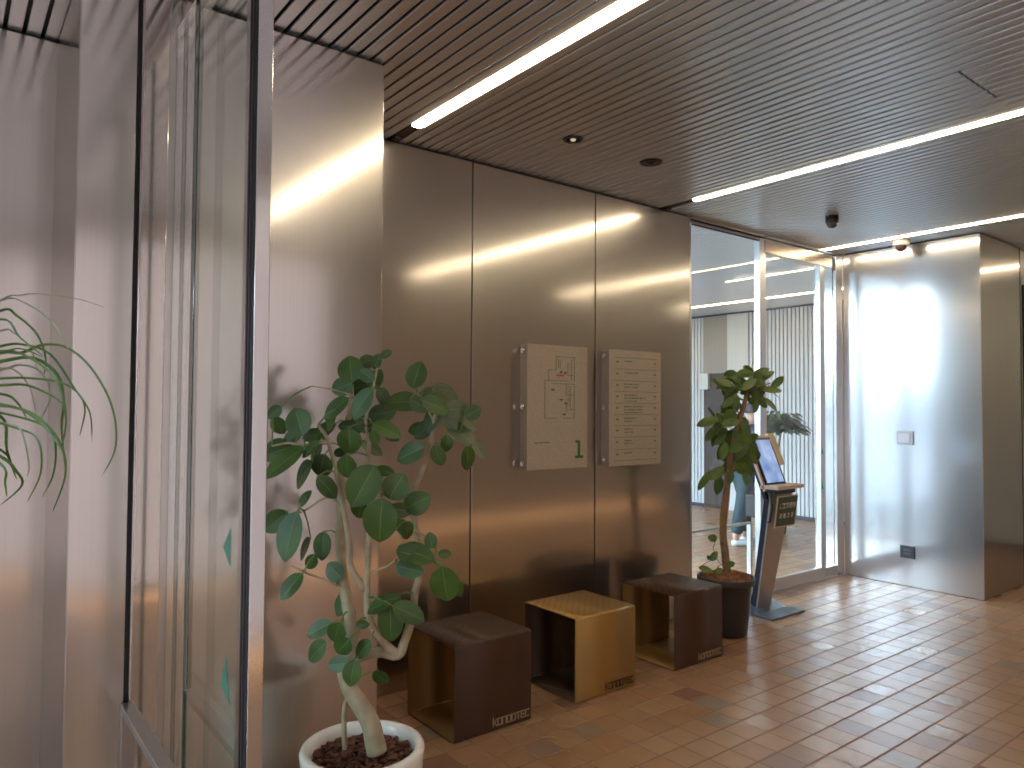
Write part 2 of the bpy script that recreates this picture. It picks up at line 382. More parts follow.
# guard rail beyond the glass
gr = empty('guard_rail', V((-.2, 4.9, 0)), 'thin grey guard rail standing behind the far glass pane', 'guard rail')
MB().box((-.225, 4.36, .535), (-.185, 5.36, .553), 0, .003).build('top_rail', ALU, gr)
MB().box((-.225, 5.335, 0), (-.185, 5.36, .535), 0, .003).build('post', ALU, gr)
MB().box((-.225, 4.36, 0), (-.185, 4.385, .535), 0, .003).build('post', ALU, gr)

# ================================================================== NEAR GLASS PARTITION (y ~ .6)
jp = MB().box((.757, .510, 0), (.768, .590, H-.012), 0, .002)
struct(jp.build('trim_pillar_jamb', brushed('jamb_steel', (.66, .58, .53), .08, .2, .4)), 'vertical steel strip on the pillar beside the dark slot', 'trim')
w2 = sroot('window_2', V((1.2, .64, 0)), 'fixed glass sidelight beside the steel pillar', 'window')
MB().box((.757, .634, .05), (1.60, .644, 2.79)).build('pane', GLASSD, w2)
MB().box((.757, .61, 2.79), (3.2, .67, 2.878), 0, .003).box((.757, .618, 0), (1.60, .66, .05), 0).box((.757, .612, .05), (.775, .632, 2.79), 0).box((.757, .645, .05), (.782, .66, 2.79), 0).build('window_frame', TRIM, w2)
d2 = sroot('door_2', V((1.4, .6, 0)), 'tall glass sliding door leaf with black rubber edge, nearest the camera', 'door')
MB().box((1.074, .596, .02), (1.60, .606, 2.79)).build('pane', GLASSD, d2)
MB().box((1.066, .5955, .02), (1.074, .6065, 2.79)).build('glass_edge', GLEDGE, d2)
MB().box((1.577, .590, .01), (1.613, .612, 2.79), 0, .002).build('edge_lip', TRIM, d2)
MB().box((1.613, .588, .01), (1.659, .624, 2.79), 0, .004).box((1.625, .584, .01), (1.633, .588, 2.79), 0).box((1.645, .583, .01), (1.653, .588, 2.79), 0).build('rubber_seal', RUBBER, d2)
MB().box((1.660, .590, .01), (1.671, .627, 2.79), 0, .002).build('stile', TRIM, d2)
GST = mat('green_door_sticker', (.03, .16, .10), .4)
for z, s in ((1.136, 1), (.80, -1)):
    MB().prism([(1.445, .5945, z-.01*s), (1.505, .5945, z+.05), (1.505, .5945, z-.05)] if s > 0 else [(1.445, .5945, z-.03), (1.48, .5945, z+.055), (1.52, .5945, z-.06)], (0, .001, 0)).build('sticker', GST, d2)
g2 = empty('guard_rail', V((1.4, .5, 0)), 'low satin steel guard rail in front of the near glass door leaf', 'guard rail')
MB().box((.760, .480, .505), (2.15, .520, .530), 0, .002).build('top_rail', SATIN, g2)
MB().box((.760, .480, 0), (.800, .520, .505), 0, .002).build('post', SATIN, g2)
MB().box((2.11, .480, 0), (2.15, .520, .505), 0, .002).build('post', SATIN, g2)

# ================================================================== CEILING FITTINGS
HOUS = mat('lamp_housing', (.06, .05, .045), .45, .6)
def strip(y, x0, x1, label, w=.046, m_=LAMP, cap=0):
    t = empty('linear_ceiling_light', V(((x0+x1)/2, y, H)), label, 'ceiling light', 'linear lights set into the slat ceiling')
    MB().box((x0, y-w/2, H-.004), (x1, y+w/2, H+.012), 0, .002).build('diffuser', m_, t)
    h = MB(); h.box((x0, y-.028, H+.0125), (x1, y+.028, H+.0178))
    if cap:
        h.box((x0-cap, y-.024, H+.004), (x0-.001, y+.024, H+.0178)); h.box((x0-cap+.005, y-.02, H-.014), (x0-cap+.05, y+.02, H+.0178), 0, .003)
    h.build('housing', HOUS, t)
    return t
strip(LY[0], .235, 3.5, 'linear light nearest the camera, widest bright strip at top', cap=.225)
strip(LY[1], .275, 3.5, 'second linear light from the camera, ending over the wall corner', cap=.265)
strip(LY[2], .02, 3.5, 'third linear light, just in front of the far steel wall')
strip(LY[3], -6.5, 3.5, 'farthest linear light, behind the glass above the slat wall')
strip(6.92, -1.57, -.12, 'short thin yellowish linear light behind the sliding door', w=.03, m_=LAMPD)
# the short one sits just under the slats
DK = mat('dark_fitting', (.03, .026, .024), .35, .3)
d = empty('downlight', V((.607, 2.6, H)), 'small round recessed downlight with a glinting lamp', 'downlight')
MB().lathe([(.036, -.001), (.040, -.006), (.052, -.006), (.055, -.002), (.055, .002)], (.607, 2.6, H), 36).build('trim_ring', DK, d)
MB().lathe([(.0, .001), (.036, -.001), (.036, -.002), (0, -.0005)], (.607, 2.6, H), 32).build('reflector', mat('reflector', (.05, .04, .035), .2, .8), d)
MB().lathe([(0, -.014), (.012, -.010), (.016, -.002), (0, -.001)], (.607, 2.6, H), 20).build('bulb', mat('bulb', (.9, .85, .75), .25, .2, emit=(1, .85, .65), es=.35), d)
d = empty('ceiling_speaker', V((.619, 3.196, H)), 'dark flat round ceiling fitting without a lamp', 'ceiling fitting')
MB().lathe([(.0, -.010), (.030, -.009), (.034, -.006), (.038, -.006), (.050, -.010), (.064, -.006), (.066, 0)], (.619, 3.196, H), 36).build('cover', DK, d)
MB().lathe([(0, -.020), (.018, -.018), (.024, -.009), (0, -.008)], (.619, 3.196, H), 24).build('cap', mat('dark_cap', (.06, .055, .05), .3, .3), d)
d = empty('security_camera', V((.649, 5.133, H)), 'black dome camera hanging under the slat ceiling', 'camera')
MB().lathe([(0, .004), (.046, .004), (.046, -.045), (.043, -.05), (0, -.05)], (.649, 5.133, H), 32).build('housing', DK, d)
MB().lathe([(.038, -.050), (.037, -.065), (.028, -.082), (.014, -.090), (0, -.092)], (.649, 5.133, H), 32).build('dome', mat('smoked_dome', (.12, .09, .09), .12), d)
d = empty('security_camera', V((.60, 6.33, H)), 'white dome camera with dark eye by the far steel wall', 'camera')
MB().lathe([(0, .004), (.064, .004), (.064, -.030), (.058, -.045), (.040, -.048), (0, -.048)], (.60, 6.33, H), 32).build('housing', mat('white_plastic', (.75, .70, .62), .4), d)
MB().lathe([(.042, -.048), (.040, -.066), (.028, -.084), (.012, -.091), (0, -.092)], (.60, 6.33, H), 32).build('dome', mat('dark_dome', (.07, .03, .03), .1), d)

# far wall fittings
sp = empty('wall_switch', V((.545, 6.497, 1.25)), 'pale square switch plate on the bright far steel wall', 'switch')
MB().box((.475, 6.484, 1.197), (.613, 6.4975, 1.311), 0, .003).build('plate', mat('switch_plate', (.45, .43, .45), .4), sp)
MB().box((.49, 6.480, 1.215), (.585, 6.484, 1.293), 0, .001).build('rocker', mat('switch_rocker', (.62, .62, .66), .4), sp)
so = empty('wall_socket', V((.555, 6.497, .29)), 'black square socket plate low on the far steel wall', 'socket')
MB().box((.495, 6.487, .238), (.613, 6.4975, .343), 0, .002).build('plate', mat('socket_black', (.03, .032, .036), .4), so)
MB().box((.525, 6.484, .268), (.583, 6.487, .285), 0).box((.525, 6.484, .298), (.583, 6.487, .315), 0).build('outlet', mat('socket_grey', (.08, .08, .09), .35), so)

# ================================================================== WALL SIGNS
BOARD = noisy('linen_board', (.37, .31, .24), (.43, .36, .28), 90, .7, 0, (1, 1, 1), detail=2)
EDGE = mat('sign_edge_acrylic', (.31, .27, .23), .4)
SG = mat('sign_green', (.02, .13, .04), .6); SR = mat('sign_red', (.45, .05, .04), .6); SGD = mat('sign_green_ink', (.10, .17, .07), .6)
CHR = mat('chrome', (.75, .7, .65), .15, 1)
def sign(name, y0, y1, z0, z1, label):
    s = empty(name, V((0, (y0+y1)/2, (z0+z1)/2)), label, 'sign')
    MB().box((.001, y0+.006, z0+.004), (.072, y1-.004, z1-.004), 0, .002).build('side_panel', EDGE, s)
    MB().box((.072, y0, z0), (.080, y1, z1), 0, .001).build('board', BOARD, s)
    for z in (z0+.04, (z0+z1)/2, z1-.04):
        q = MB()
        q.tube([(.036, y0+.006, z), (.036, y0-.004, z)], .016, 16).tube([(.036, y0-.004, z), (.036, y0-.010, z)], .010, 16)
        q.build('screw', CHR, s)
    return s
X = .0804
s1 = sign('floor_plan_sign', 2.725, 3.212, 1.124, 1.874, 'linen-coloured sign with green floor plan and large green numeral 1')
def yz(fx, fz): return 2.725+fx*.487, 1.874-fz*.75
def line(mb, a, b, t=.0028):
    (ya, za), (yb, zb) = yz(*a), yz(*b)
    mb.box((X-.001, min(ya, yb)-t/2, min(za, zb)-t/2), (X+.0006, max(ya, yb)+t/2, max(za, zb)+t/2))
pm = MB()
F1 = [((.46,.09),(.77,.09)), ((.46,.09),(.46,.20)), ((.34,.20),(.46,.20)), ((.34,.20),(.34,.285)), ((.28,.285),(.34,.285)), ((.28,.285),(.28,.59)), ((.28,.59),(.48,.59)), ((.58,.59),(.77,.59)), ((.77,.09),(.77,.29)), ((.77,.31),(.77,.59)), ((.34,.285),(.68,.285)), ((.40,.31),(.77,.31)),
      ((.63,.31),(.63,.40)), ((.63,.40),(.77,.40)), ((.70,.33),(.70,.52)), ((.63,.44),(.70,.44)), ((.70,.52),(.77,.52)), ((.64,.46),(.64,.53)), ((.66,.14),(.66,.24)), ((.66,.24),(.77,.24)), ((.72,.16),(.72,.28)), ((.50,.11),(.50,.18)), ((.53,.12),(.53,.18)), ((.72,.11),(.72,.16))]
for a, b in F1: line(pm, a, b)
for fx, fz in ((.41, .36), (.55, .44), (.63, .47), (.60, .56)): line(pm, (fx-.015, fz), (fx+.015, fz), .010)
for i in range(9): line(pm, (.65, .33+.02*i), (.69, .33+.02*i), .0018)
pm.build('plan_drawing', SG, s1)
rm = MB(); line(rm, (.48, .243), (.59, .243), .009)
rm.build('location_mark', SR, s1)
dm = MB(); line(dm, (.54, .215), (.55, .215), .014); line(dm, (.61, .22), (.62, .22), .014); dm.build('door_mark', SG, s1)
cm = MB()
for i in range(8): line(cm, (.13+.03*i, .785), (.148+.03*i, .785), .005 if i % 3 else .008)
cm.build('caption', SGD, s1)
y_, z_ = yz(.855, .905)
text_mesh('1', .135, .0008, 'numeral', SG, s1, (X, y_, z_-.005), (0, 1, 0), (0, 0, 1), 'CENTER', .004, .95)
yy, zz = yz(.855, .91); MB().box((X-.001, yy-.034, zz-.008), (X+.0008, yy+.036, zz+.008)).box((X-.001, yy-.030, zz+.088), (X+.0008, yy+.004, zz+.102)).build('numeral_base', SG, s1)

s2 = sign('directory_sign', 3.406, 3.906, 1.118, 1.876, 'linen-coloured directory sign with green ruled lines and small text')
lm = MB()
def L2(a, b, mb, t): 
    ya, za, yb, zb = 3.406+a[0]*.5, 1.876-a[1]*.758, 3.406+b[0]*.5, 1.876-b[1]*.758
    mb.box((X-.001, ya, za-t/2), (X+.0006, yb, zb+t/2))
rows = [.065, .165, .265, .36, .46, .56, .655, .755, .86, .955]
for r_ in rows: L2((.10, r_), (.93, r_), lm, .003)
rnd = random.Random(3)
for i, r_ in enumerate(rows[:-1]):
    tm = MB()
    L2((.13, r_+.04), (.17, r_+.04), tm, .012); L2((.86, r_+.04), (.90, r_+.04), tm, .010)
    nl = [1, 1, 2, 3, 3, 2, 2, 2, 1][i]
    for j in range(nl):
        x_ = .28; n_ = rnd.randint(3, 6 if nl < 3 else 9)
        for q in range(n_):
            w_ = rnd.uniform(.022, .045); L2((x_, r_+.030+.026*j), (x_+w_, r_+.030+.026*j), tm, rnd.choice((.005, .008, .009))); x_ += w_+.012
    tm.build('directory_text', SGD, s2)
lm.build('ruled_lines', SGD, s2)

# ================================================================== STOOLS
def perf(name, c1, c2, metal=.35, rough=.32):
    """powder coat; round perforation pattern only where the face points up"""
    mt = mat(name, c1, rough, metal); t, n, l, b = nt(mt)
    b.inputs['Specular IOR Level'].default_value = .35
    tc = n.new('ShaderNodeTexCoord'); sp_ = n.new('ShaderNodeSeparateXYZ'); l.new(tc.outputs['Object'], sp_.inputs[0])
    def M(op, a, c=None):
        q = n.new('ShaderNodeMath'); q.operation = op
        for i, s in enumerate((a, c)):
            if s is None: continue
            if isinstance(s, (int, float)): q.inputs[i].default_value = s
            else: l.new(s, q.inputs[i])
        return q.outputs[0]
    def grid(off):
        fx = M('SUBTRACT', M('FRACT', M('ADD', M('DIVIDE', sp_.outputs[0], .046), off)), .5)
        fy = M('SUBTRACT', M('FRACT', M('ADD', M('DIVIDE', sp_.outputs[1], .046), off)), .5)
        return M('SQRT', M('ADD', M('MULTIPLY', fx, fx), M('MULTIPLY', fy, fy)))
    dd = M('MINIMUM', grid(0), grid(.5))
    hole = M('LESS_THAN', dd, .13)
    inx = M('LESS_THAN', M('ABSOLUTE', sp_.outputs[0]), .185); iny = M('LESS_THAN', M('ABSOLUTE', sp_.outputs[1]), .195)
    top = M('GREATER_THAN', sp_.outputs[2], .4265)
    k_ = M('MULTIPLY', M('MULTIPLY', hole, top), M('MULTIPLY', inx, iny))
    mx = n.new('ShaderNodeMix'); mx.data_type = 'RGBA'; l.new(k_, mx.inputs['Factor']); mx.inputs[6].default_value = (*c1, 1); mx.inputs[7].default_value = (*c2, 1)
    l.new(mx.outputs[2], b.inputs['Base Color'])
    return mt
BRN = perf('brown_coat', (.072, .034, .019), (.012, .006, .003), .15, .36); BRNP = mat('brown_coat_plain', (.050, .024, .013), .35, .35)
GLD = perf('gold_coat', (.42, .25, .075), (.20, .11, .03), .55, .34); GLDP = mat('gold_coat_plain', (.24, .135, .04), .34, .5)
TXL = mat('logo_tan', (.40, .28, .17), .5); TXD = mat('logo_brown', (.05, .025, .012), .5)
def stool(cx, cy, outer, inner, tm_, label):
    t = empty('cube_stool', V((cx, cy, 0)), label, 'stool', 'metal cube stools along the steel wall')
    a, b, h, th, r = .208, .219, .4284, .005, .012
    def loop(a_, h0, h1, r_):
        pts = []
        for cx_, cz_, st in ((a_-r_, h1-r_, 0), (-a_+r_, h1-r_, 90), (-a_+r_, h0+r_, 180), (a_-r_, h0+r_, 270)):
            for q in range(5): an = math.radians(st+q*22.5); pts.append((cx_+r_*math.cos(an), cz_+r_*math.sin(an)))
        return pts
    def ring(name, oa, ob, m_, parent):
        mb = MB(); n_ = len(oa)
        A = [[mb.bm.verts.new((x_, y, z)) for x_, z in L_] for L_, y in ((oa, -b), (oa, b), (ob, b), (ob, -b))]
        for j in range(4):
            for i in range(n_):
                f = mb.bm.faces.new((A[j][i], A[j][(i+1)%n_], A[(j+1)%4][(i+1)%n_], A[(j+1)%4][i])); f.smooth = j in (0, 2)
        o_ = mb.build(name, m_, parent, offset=V((0,0,0))); return o_
    o1 = ring('shell', loop(a, 0, h, r), loop(a-th, th, h-th, r-th), outer, t)
    ring('inner_lining', loop(a-th-.0002, th+.0002, h-th-.0002, r-th), loop(a-th-.002, th+.002, h-th-.002, r-th-.002), inner, t)
    lg = MB(); LW, LH, S = .0205, .038, .0058
    def stroke(o_, a_, b_):      # stroke between two points of the letter cell (0..1)
        p = V((0, a_[0]*LW, a_[1]*LH)); q = V((0, b_[0]*LW, b_[1]*LH)); dr = (q-p).normalized(); sd = V((0, -dr.z, dr.y))*S/2
        p, q = p-dr*S/2, q+dr*S/2
        lg.prism([o_+p-sd, o_+q-sd, o_+q+sd, o_+p+sd], (.0008, 0, 0))
    G = {'K': [((0,0),(0,1)), ((0,.35),(.9,.75)), ((.3,.45),(1,0))], 'O': [((0,0),(0,.8)), ((0,.8),(1,.8)), ((1,.8),(1,0)), ((1,0),(0,0))], 'N': [((0,0),(0,.8)), ((0,.8),(1,.8)), ((1,.8),(1,0))],
         'D': [((0,0),(0,.8)), ((0,.8),(1,.8)), ((1,.8),(1,0)), ((1,0),(0,0))], 'T': [((0,.8),(1,.8)), ((.5,.8),(.5,0))], 'E': [((0,0),(0,.8)), ((0,.8),(1,.8)), ((0,.4),(.9,.4)), ((0,0),(1,0))], 'C': [((0,0),(0,.8)), ((0,.8),(1,.8)), ((0,0),(1,0))]}
    for i_, ch_ in enumerate('KONDOTEC'):
        for a_, b_ in G[ch_]: stroke(V((cx+a+.0003, cy+b-.225+.0272*i_, .024)), a_, b_)
    lg.build('logo', tm_, t)
    return t
SX = .681-.208
stool(SX, 1.834+.219, BRN, GLDP, TXL, 'dark brown cube stool nearest the camera beside the white plant pot')
stool(SX, 2.562+.219, GLD, BRNP, TXD, 'gold cube stool in the middle of the three')
stool(SX, 3.329+.219, BRN, GLDP, TXL, 'dark brown cube stool farthest away, beside the black plant pot')

# ================================================================== PLANTS
LEAF = noisy('ficus_leaf', (.030, .068, .010), (.058, .115, .016), 9, .45)
LEAF2 = noisy('far_ficus_lit_leaf', (.065, .125, .022), (.12, .19, .032), 10, .42)  # brightened green: light from the right is put into the leaf colour
RIB = mat('leaf_rib', (.12, .20, .06), .45)
LEAFO = noisy('olive_lit_leaf', (.07, .10, .035), (.11, .13, .05), 12, .45)  # olive tone paints warm light onto some of the big ficus leaves
BARK = noisy('pale_bark', (.30, .24, .15), (.42, .34, .22), 22, .8, bump=.3)
BARK2 = noisy('brown_bark', (.22, .14, .075), (.32, .21, .11), 25, .8, bump=.4)
CHIP = noisy('bark_chips', (.07, .022, .012), (.15, .055, .03), 30, .8)
def rot(v, axis, ang): return Matrix.Rotation(ang, 3, axis) @ v
def smooth_path(pts, sub=4):
    out = []
    n_ = len(pts)
    for i in range(n_-1):
        p0, p1, p2, p3 = pts[max(i-1, 0)], pts[i], pts[i+1], pts[min(i+2, n_-1)]
        for k_ in range(sub):
            t = k_/sub
            out.append(.5*((2*p1)+(-p0+p2)*t+(2*p0-5*p1+4*p2-p3)*t*t+(-p0+3*p1-3*p2+p3)*t**3))
    out.append(pts[-1]); return out
def branch(parent, px, r0, r1, m_, name='branch', skel=None, n=10):
    pts = smooth_path([at(u, v, d_) for u, v, d_ in px])
    rad = [r0+(r1-r0)*i/(len(pts)-1) for i in range(len(pts))]
    if skel is not None: skel.extend(pts)
    return MB().tube(pts, rad, n).build(name, m_, parent)
def px_leaves(mb, lst, D, skel, rnd, o, sc, spread=.10, pet=True, matpick=None, grow=1.06, asp=.62):
    for e in lst:
        cx, cy, L, W, ang = e[:5]; dep = D + (e[5] if len(e) > 5 else rnd.uniform(-spread, spread))
        u, v = o[0]+cx/sc, o[1]+cy/sc
        c = at(u, v, dep); s_ = dep/FOC/sc
        Lm, Wm = L*s_*grow, W*s_*grow; an = math.radians(ang)
        tl = rnd.uniform(-.35, .35)
        dr = (math.cos(an)*RT+math.sin(an)*UP + tl*FW).normalized()
        Lm = Lm*math.sqrt(1+tl*tl)
        full = max(Wm, asp*Lm); ratio = min(1, Wm/full)
        nrm = -FW; nrm = (nrm-dr*nrm.dot(dr)).normalized()
        sg = 1 if rot(nrm, dr, .8).z > 0 else -1
        nrm = rot(nrm, dr, sg*math.acos(ratio)*.95)
        base = c-dr*Lm*.5
        mi = matpick(e) if matpick else 0
        mb.leaf(base, dr, nrm, Lm, full, rnd.uniform(.05, .22), .22, mi, 1)
        if pet and skel:
            q = min(skel, key=lambda p: (p-base).length)
            if (q-base).length < .22:
                mid = (q+base)/2+V((0, 0, .01)); mb.tube([q, mid, base], [.0032, .0026, .0022], 5, 1)

# ---- big ficus in the white pot
PC = V((1.2, 1.127, 0)); D0 = (PC+V((0, 0, .38))-CAM).dot(FW)
fic = empty('potted_ficus', PC, 'large leafy ficus with pale trunk in round white pot', 'potted plant')
WHITE = mat('white_ceramic', (.80, .77, .72), .22)
MB().lathe([(0, 0), (.150, 0), (.158, .006), (.175, .10), (.190, .22), (.200, .345), (.203, .368), (.199, .379), (.190, .383), (.178, .380), (.170, .368), (.166, .34), (.165, .30), (0, .30)], PC, 64).build('pot', WHITE, fic)
rnd = random.Random(11)
cm = MB(); cm.lathe([(0, .335), (.10, .332), (.168, .325), (.168, .30), (0, .30)], PC, 32)
for i in range(420):
    r_ = .160*math.sqrt(rnd.random()); a_ = rnd.uniform(0, 2*PI); z_ = .333+rnd.uniform(0, .016)+.01*(1-r_/.16)
    c = PC+V((r_*math.cos(a_), r_*math.sin(a_), z_)); sx_, sy_, sz_ = rnd.uniform(.006, .016), rnd.uniform(.005, .010), rnd.uniform(.002, .005)
    M3 = Matrix.Rotation(rnd.uniform(0, PI), 3, 'Z') @ Matrix.Rotation(rnd.uniform(-.6, .6), 3, 'X')
    cm.hexa([c+M3@V(p) for p in ((-sx_,-sy_,-sz_),(sx_,-sy_*.7,-sz_),(sx_*.8,sy_,-sz_),(-sx_*.9,sy_,-sz_),(-sx_,-sy_,sz_),(sx_,-sy_*.7,sz_),(sx_*.8,sy_,sz_),(-sx_*.9,sy_,sz_))])
o = cm.build('bark_mulch', CHIP, fic); o['kind'] = 'stuff'; o['label'] = 'reddish brown bark chips'
sk = []
d = D0
branch(fic, [(377, 752, d-.02), (374, 738, d-.02), (370, 722, d-.02), (359, 703, d-.01), (349, 687, d), (345, 668, d), (351, 650, d), (352, 629, d), (348, 605, d), (344, 585, d+.01), (341, 562, d+.02), (340, 535, d+.03), (341, 500, d+.04), (343, 470, d+.04), (346, 440, d+.04), (350, 410, d+.04), (352, 385, d+.04)], .034, .006, BARK, 'trunk', sk, 14)
# flare of the main stem just above the soil
branch(fic, [(345, 752, d+.03), (344, 730, d+.03), (345, 706, d+.02), (351, 692, d)], .0095, .008, BARK, 'branch', sk)
branch(fic, [(350, 660, d), (362, 656, d-.01), (380, 652, d-.02), (398, 655, d-.02), (405, 640, d-.02), (411, 620, d-.01), (415, 593, d), (419, 573, d), (417, 535, d), (412, 497, d), (422, 471, d), (431, 444, d), (434, 422, d), (437, 405, d)], .019, .006, BARK, 'branch', sk, 12)
branch(fic, [(400, 656, d-.02), (382, 641, d-.04), (369, 618, d-.05), (367, 590, d-.05), (368, 565, d-.05), (369, 540, d-.05), (370, 510, d-.05), (367, 470, d-.05), (369, 444, d-.05), (366, 420, d-.05), (371, 395, d-.05), (377, 368, d-.05)], .014, .004, BARK, 'branch', sk)
branch(fic, [(365, 590, d-.05), (351, 567, d-.06), (350, 548, d-.06), (345, 516, d-.06), (339, 486, d-.06), (333, 459, d-.06), (327, 438, d-.06), (318, 425, d-.06)], .011, .006, BARK, 'branch', sk)
branch(fic, [(345, 588, d), (325, 580, d-.02), (304, 572, d-.03), (292, 566, d-.03)], .005, .0025, BARK, 'branch', sk, 6)
branch(fic, [(345, 516, d-.06), (330, 497, d-.05), (304, 511, d-.04), (285, 520, d-.04)], .005, .0022, BARK, 'branch', sk, 6)
branch(fic, [(327, 438, d-.06), (310, 447, d-.05), (290, 443, d-.04), (272, 446, d-.03)], .006, .003, BARK, 'branch', sk, 6)
branch(fic, [(351, 470, d+.03), (345, 430, d+.03), (352, 405, d+.02), (353, 380, d+.02)], .005, .003, BARK, 'branch', sk, 6)
branch(fic, [(353, 396, d), (335, 390, d), (311, 386, d)], .003, .002, BARK, 'branch', sk, 6)
branch(fic, [(369, 575, d-.05), (378, 570, d-.05), (392, 563, d-.06), (404, 545, d-.07), (396, 530, d-.07)], .004, .003, BARK, 'branch', sk, 6)
branch(fic, [(368, 470, d-.05), (379, 485, d-.09), (380, 505, d-.10)], .005, .003, BARK, 'branch', sk, 6)
branch(fic, [(434, 422, d), (425, 405, d), (418, 392, d)], .004, .003, BARK, 'branch', sk, 6)
branch(fic, [(434, 443, d), (448, 440, d), (462, 442, d), (470, 450, d)], .004, .003, BARK, 'branch', sk, 6)
branch(fic, [(412, 530, d-.02), (425, 536, d-.04), (436, 548, d-.05), (434, 562, d-.06)], .004, .003, BARK, 'branch', sk, 6)
A4 = [(368,128,88,82,100),(425,105,55,45,20),(488,80,42,26,30),(340,190,78,60,200),(452,165,70,50,60),(408,245,115,62,235,-.10),(318,258,100,50,215),(195,305,95,86,110,-.05),
 (130,320,62,50,300,.05),(115,275,60,40,220,.05),(125,405,92,80,200,.0),(145,440,150,60,215,-.08),(205,482,115,52,225,-.06),(272,455,85,72,250),(270,340,105,45,210),(365,372,88,80,270,-.12),
 (357,458,78,64,265,-.12),(475,278,92,60,10),(490,330,100,45,340),(450,360,52,35,280),(410,522,150,108,240,-.15),(522,522,92,88,60,-.12),(468,638,145,112,265,-.16),(590,578,88,78,30,-.10),
 (540,602,75,50,350),(292,525,92,48,310),(548,240,112,62,180),(590,148,92,66,75),(690,215,100,55,330,.02,1),(725,265,78,62,0,-.02,1),(778,275,58,50,30),(740,342,105,50,330,0,1),(612,335,82,50,220),
 (568,412,105,62,205,-.05),(662,420,72,48,290),(762,430,84,42,275),(800,400,72,25,310,0,1),(165,690,155,88,258,-.1),(118,640,92,70,220,.08),(275,722,88,58,270),(545,665,72,38,295),(562,670,62,32,270),
 (637,703,52,42,100,-.08),(590,745,112,58,350,-.1),(684,748,42,30,0),(655,250,100,52,340),(650,205,84,40,25,0,1),(235,398,75,32,220),(400,190,84,52,20),(400,600,74,62,250),(215,562,62,30,60),
 (360,322,62,42,180),(600,250,72,50,330),(505,350,62,40,320),(440,395,80,30,330,0,1),(300,300,80,40,240),(235,350,70,40,190),(170,360,80,45,205),(430,310,90,70,350),(480,225,70,40,300),
 (420,150,66,44,150),(640,300,80,50,250),(700,300,80,50,300,0,1),(690,380,60,40,260),(480,470,70,30,0),(330,410,40,30,200),(250,420,90,40,235),(385,310,80,60,280),(455,105,50,35,70),(590,330,60,40,200),(760,300,90,36,325,.02,1)]
A5 = [(240,75,62,42,240),(170,155,98,52,225),(318,105,70,62,140),(345,215,88,52,240),(265,300,92,48,205),(325,312,72,64,250,-.06),(258,375,98,54,225),(345,360,76,62,230,-.08),
 (330,418,82,48,190,-.08),(377,450,80,62,262,-.1),(413,368,84,46,225,-.06),(412,285,46,30,0),(472,215,98,36,200,-.06),(507,280,130,82,270,-.05),(570,245,115,55,335,-.1),(475,465,66,45,310),
 (585,50,112,62,345,-.1),(690,155,135,96,275,-.12),(570,98,92,60,350,-.08),(742,165,52,20,285),(215,30,90,32,235),(510,200,62,42,10)]
def pick(e): return 2 if len(e) > 6 and e[6] == 1 else 0
fm = MB(); px_leaves(fm, A4, D0-.02, sk, random.Random(5), (240, 330), 3.34, matpick=pick)
px_leaves(fm, A5, D0-.02, sk, random.Random(6), (240, 540), 3.37, matpick=pick)
fm.build('foliage', [LEAF, RIB, LEAFO], fic, flat=True)

# ---- ficus in the black pot
P2 = V((.41, 4.18, 0)); D2 = (P2+V((0, 0, .8))-CAM).dot(FW)
f2 = empty('potted_ficus', P2, 'slender ficus in tall black pot beside the tablet kiosk', 'potted plant')
POTB = mat('black_pot', (.035, .028, .026), .4)
MB().lathe([(0, 0), (.128, 0), (.135, .006), (.150, .15), (.163, .325), (.166, .332), (.186, .334), (.190, .342), (.190, .372), (.186, .378), (.174, .378), (.168, .365), (.165, .33), (0, .33)], P2, 48).build('pot', POTB, f2)
cm = MB(); cm.lathe([(0, .395), (.06, .392), (.13, .375), (.166, .355), (.166, .34), (0, .34)], P2, 32)
rnd = random.Random(4)
for i in range(260):
    r_ = .155*math.sqrt(rnd.random()); a_ = rnd.uniform(0, 2*PI)
    c = P2+V((r_*math.cos(a_), r_*math.sin(a_), .40-.03*(r_/.155)**2+rnd.uniform(0, .008)))
    s_ = rnd.uniform(.006, .014)
    M3 = Matrix.Rotation(rnd.uniform(0, PI), 3, 'Z') @ Matrix.Rotation(rnd.uniform(-.7, .7), 3, 'X')
    cm.hexa([c+M3@V((p[0]*s_, p[1]*s_*.6, p[2]*s_*.4)) for p in ((-1,-1,-1),(1,-1,-1),(1,1,-1),(-1,1,-1),(-1,-1,1),(1,-1,1),(1,1,1),(-1,1,1))])
o = cm.build('coir_mulch', noisy('coir', (.26, .11, .045), (.38, .18, .08), 30, .85), f2); o['kind'] = 'stuff'; o['label'] = 'orange brown coir mulch'
sk2 = []
d = D2+.0
branch(f2, [(727, 572, d), (725, 552, d), (723, 531, d), (726, 501, d), (728, 478, d), (732, 448, d), (738, 425, d), (744, 405, d), (747, 393, d)], .027, .015, BARK2, 'trunk', sk2, 12)
branch(f2, [(723, 545, d-.01), (722, 515, d-.02), (727, 488, d-.02), (735, 462, d-.02)], .018, .010, BARK2, 'branch', sk2)
branch(f2, [(731, 455, d), (722, 440, d), (712, 428, d)], .007, .004, BARK2, 'branch', sk2, 6)
branch(f2, [(728, 475, d), (718, 468, d), (706, 472, d)], .006, .003, BARK2, 'branch', sk2, 6)
branch(f2, [(746, 393, d), (757, 388, d), (770, 383, d)], .007, .004, BARK2, 'branch', sk2, 6)
branch(f2, [(727, 568, d-.08), (719, 562, d-.09), (713, 548, d-.1)], .003, .002, BARK2, 'branch', sk2, 5)
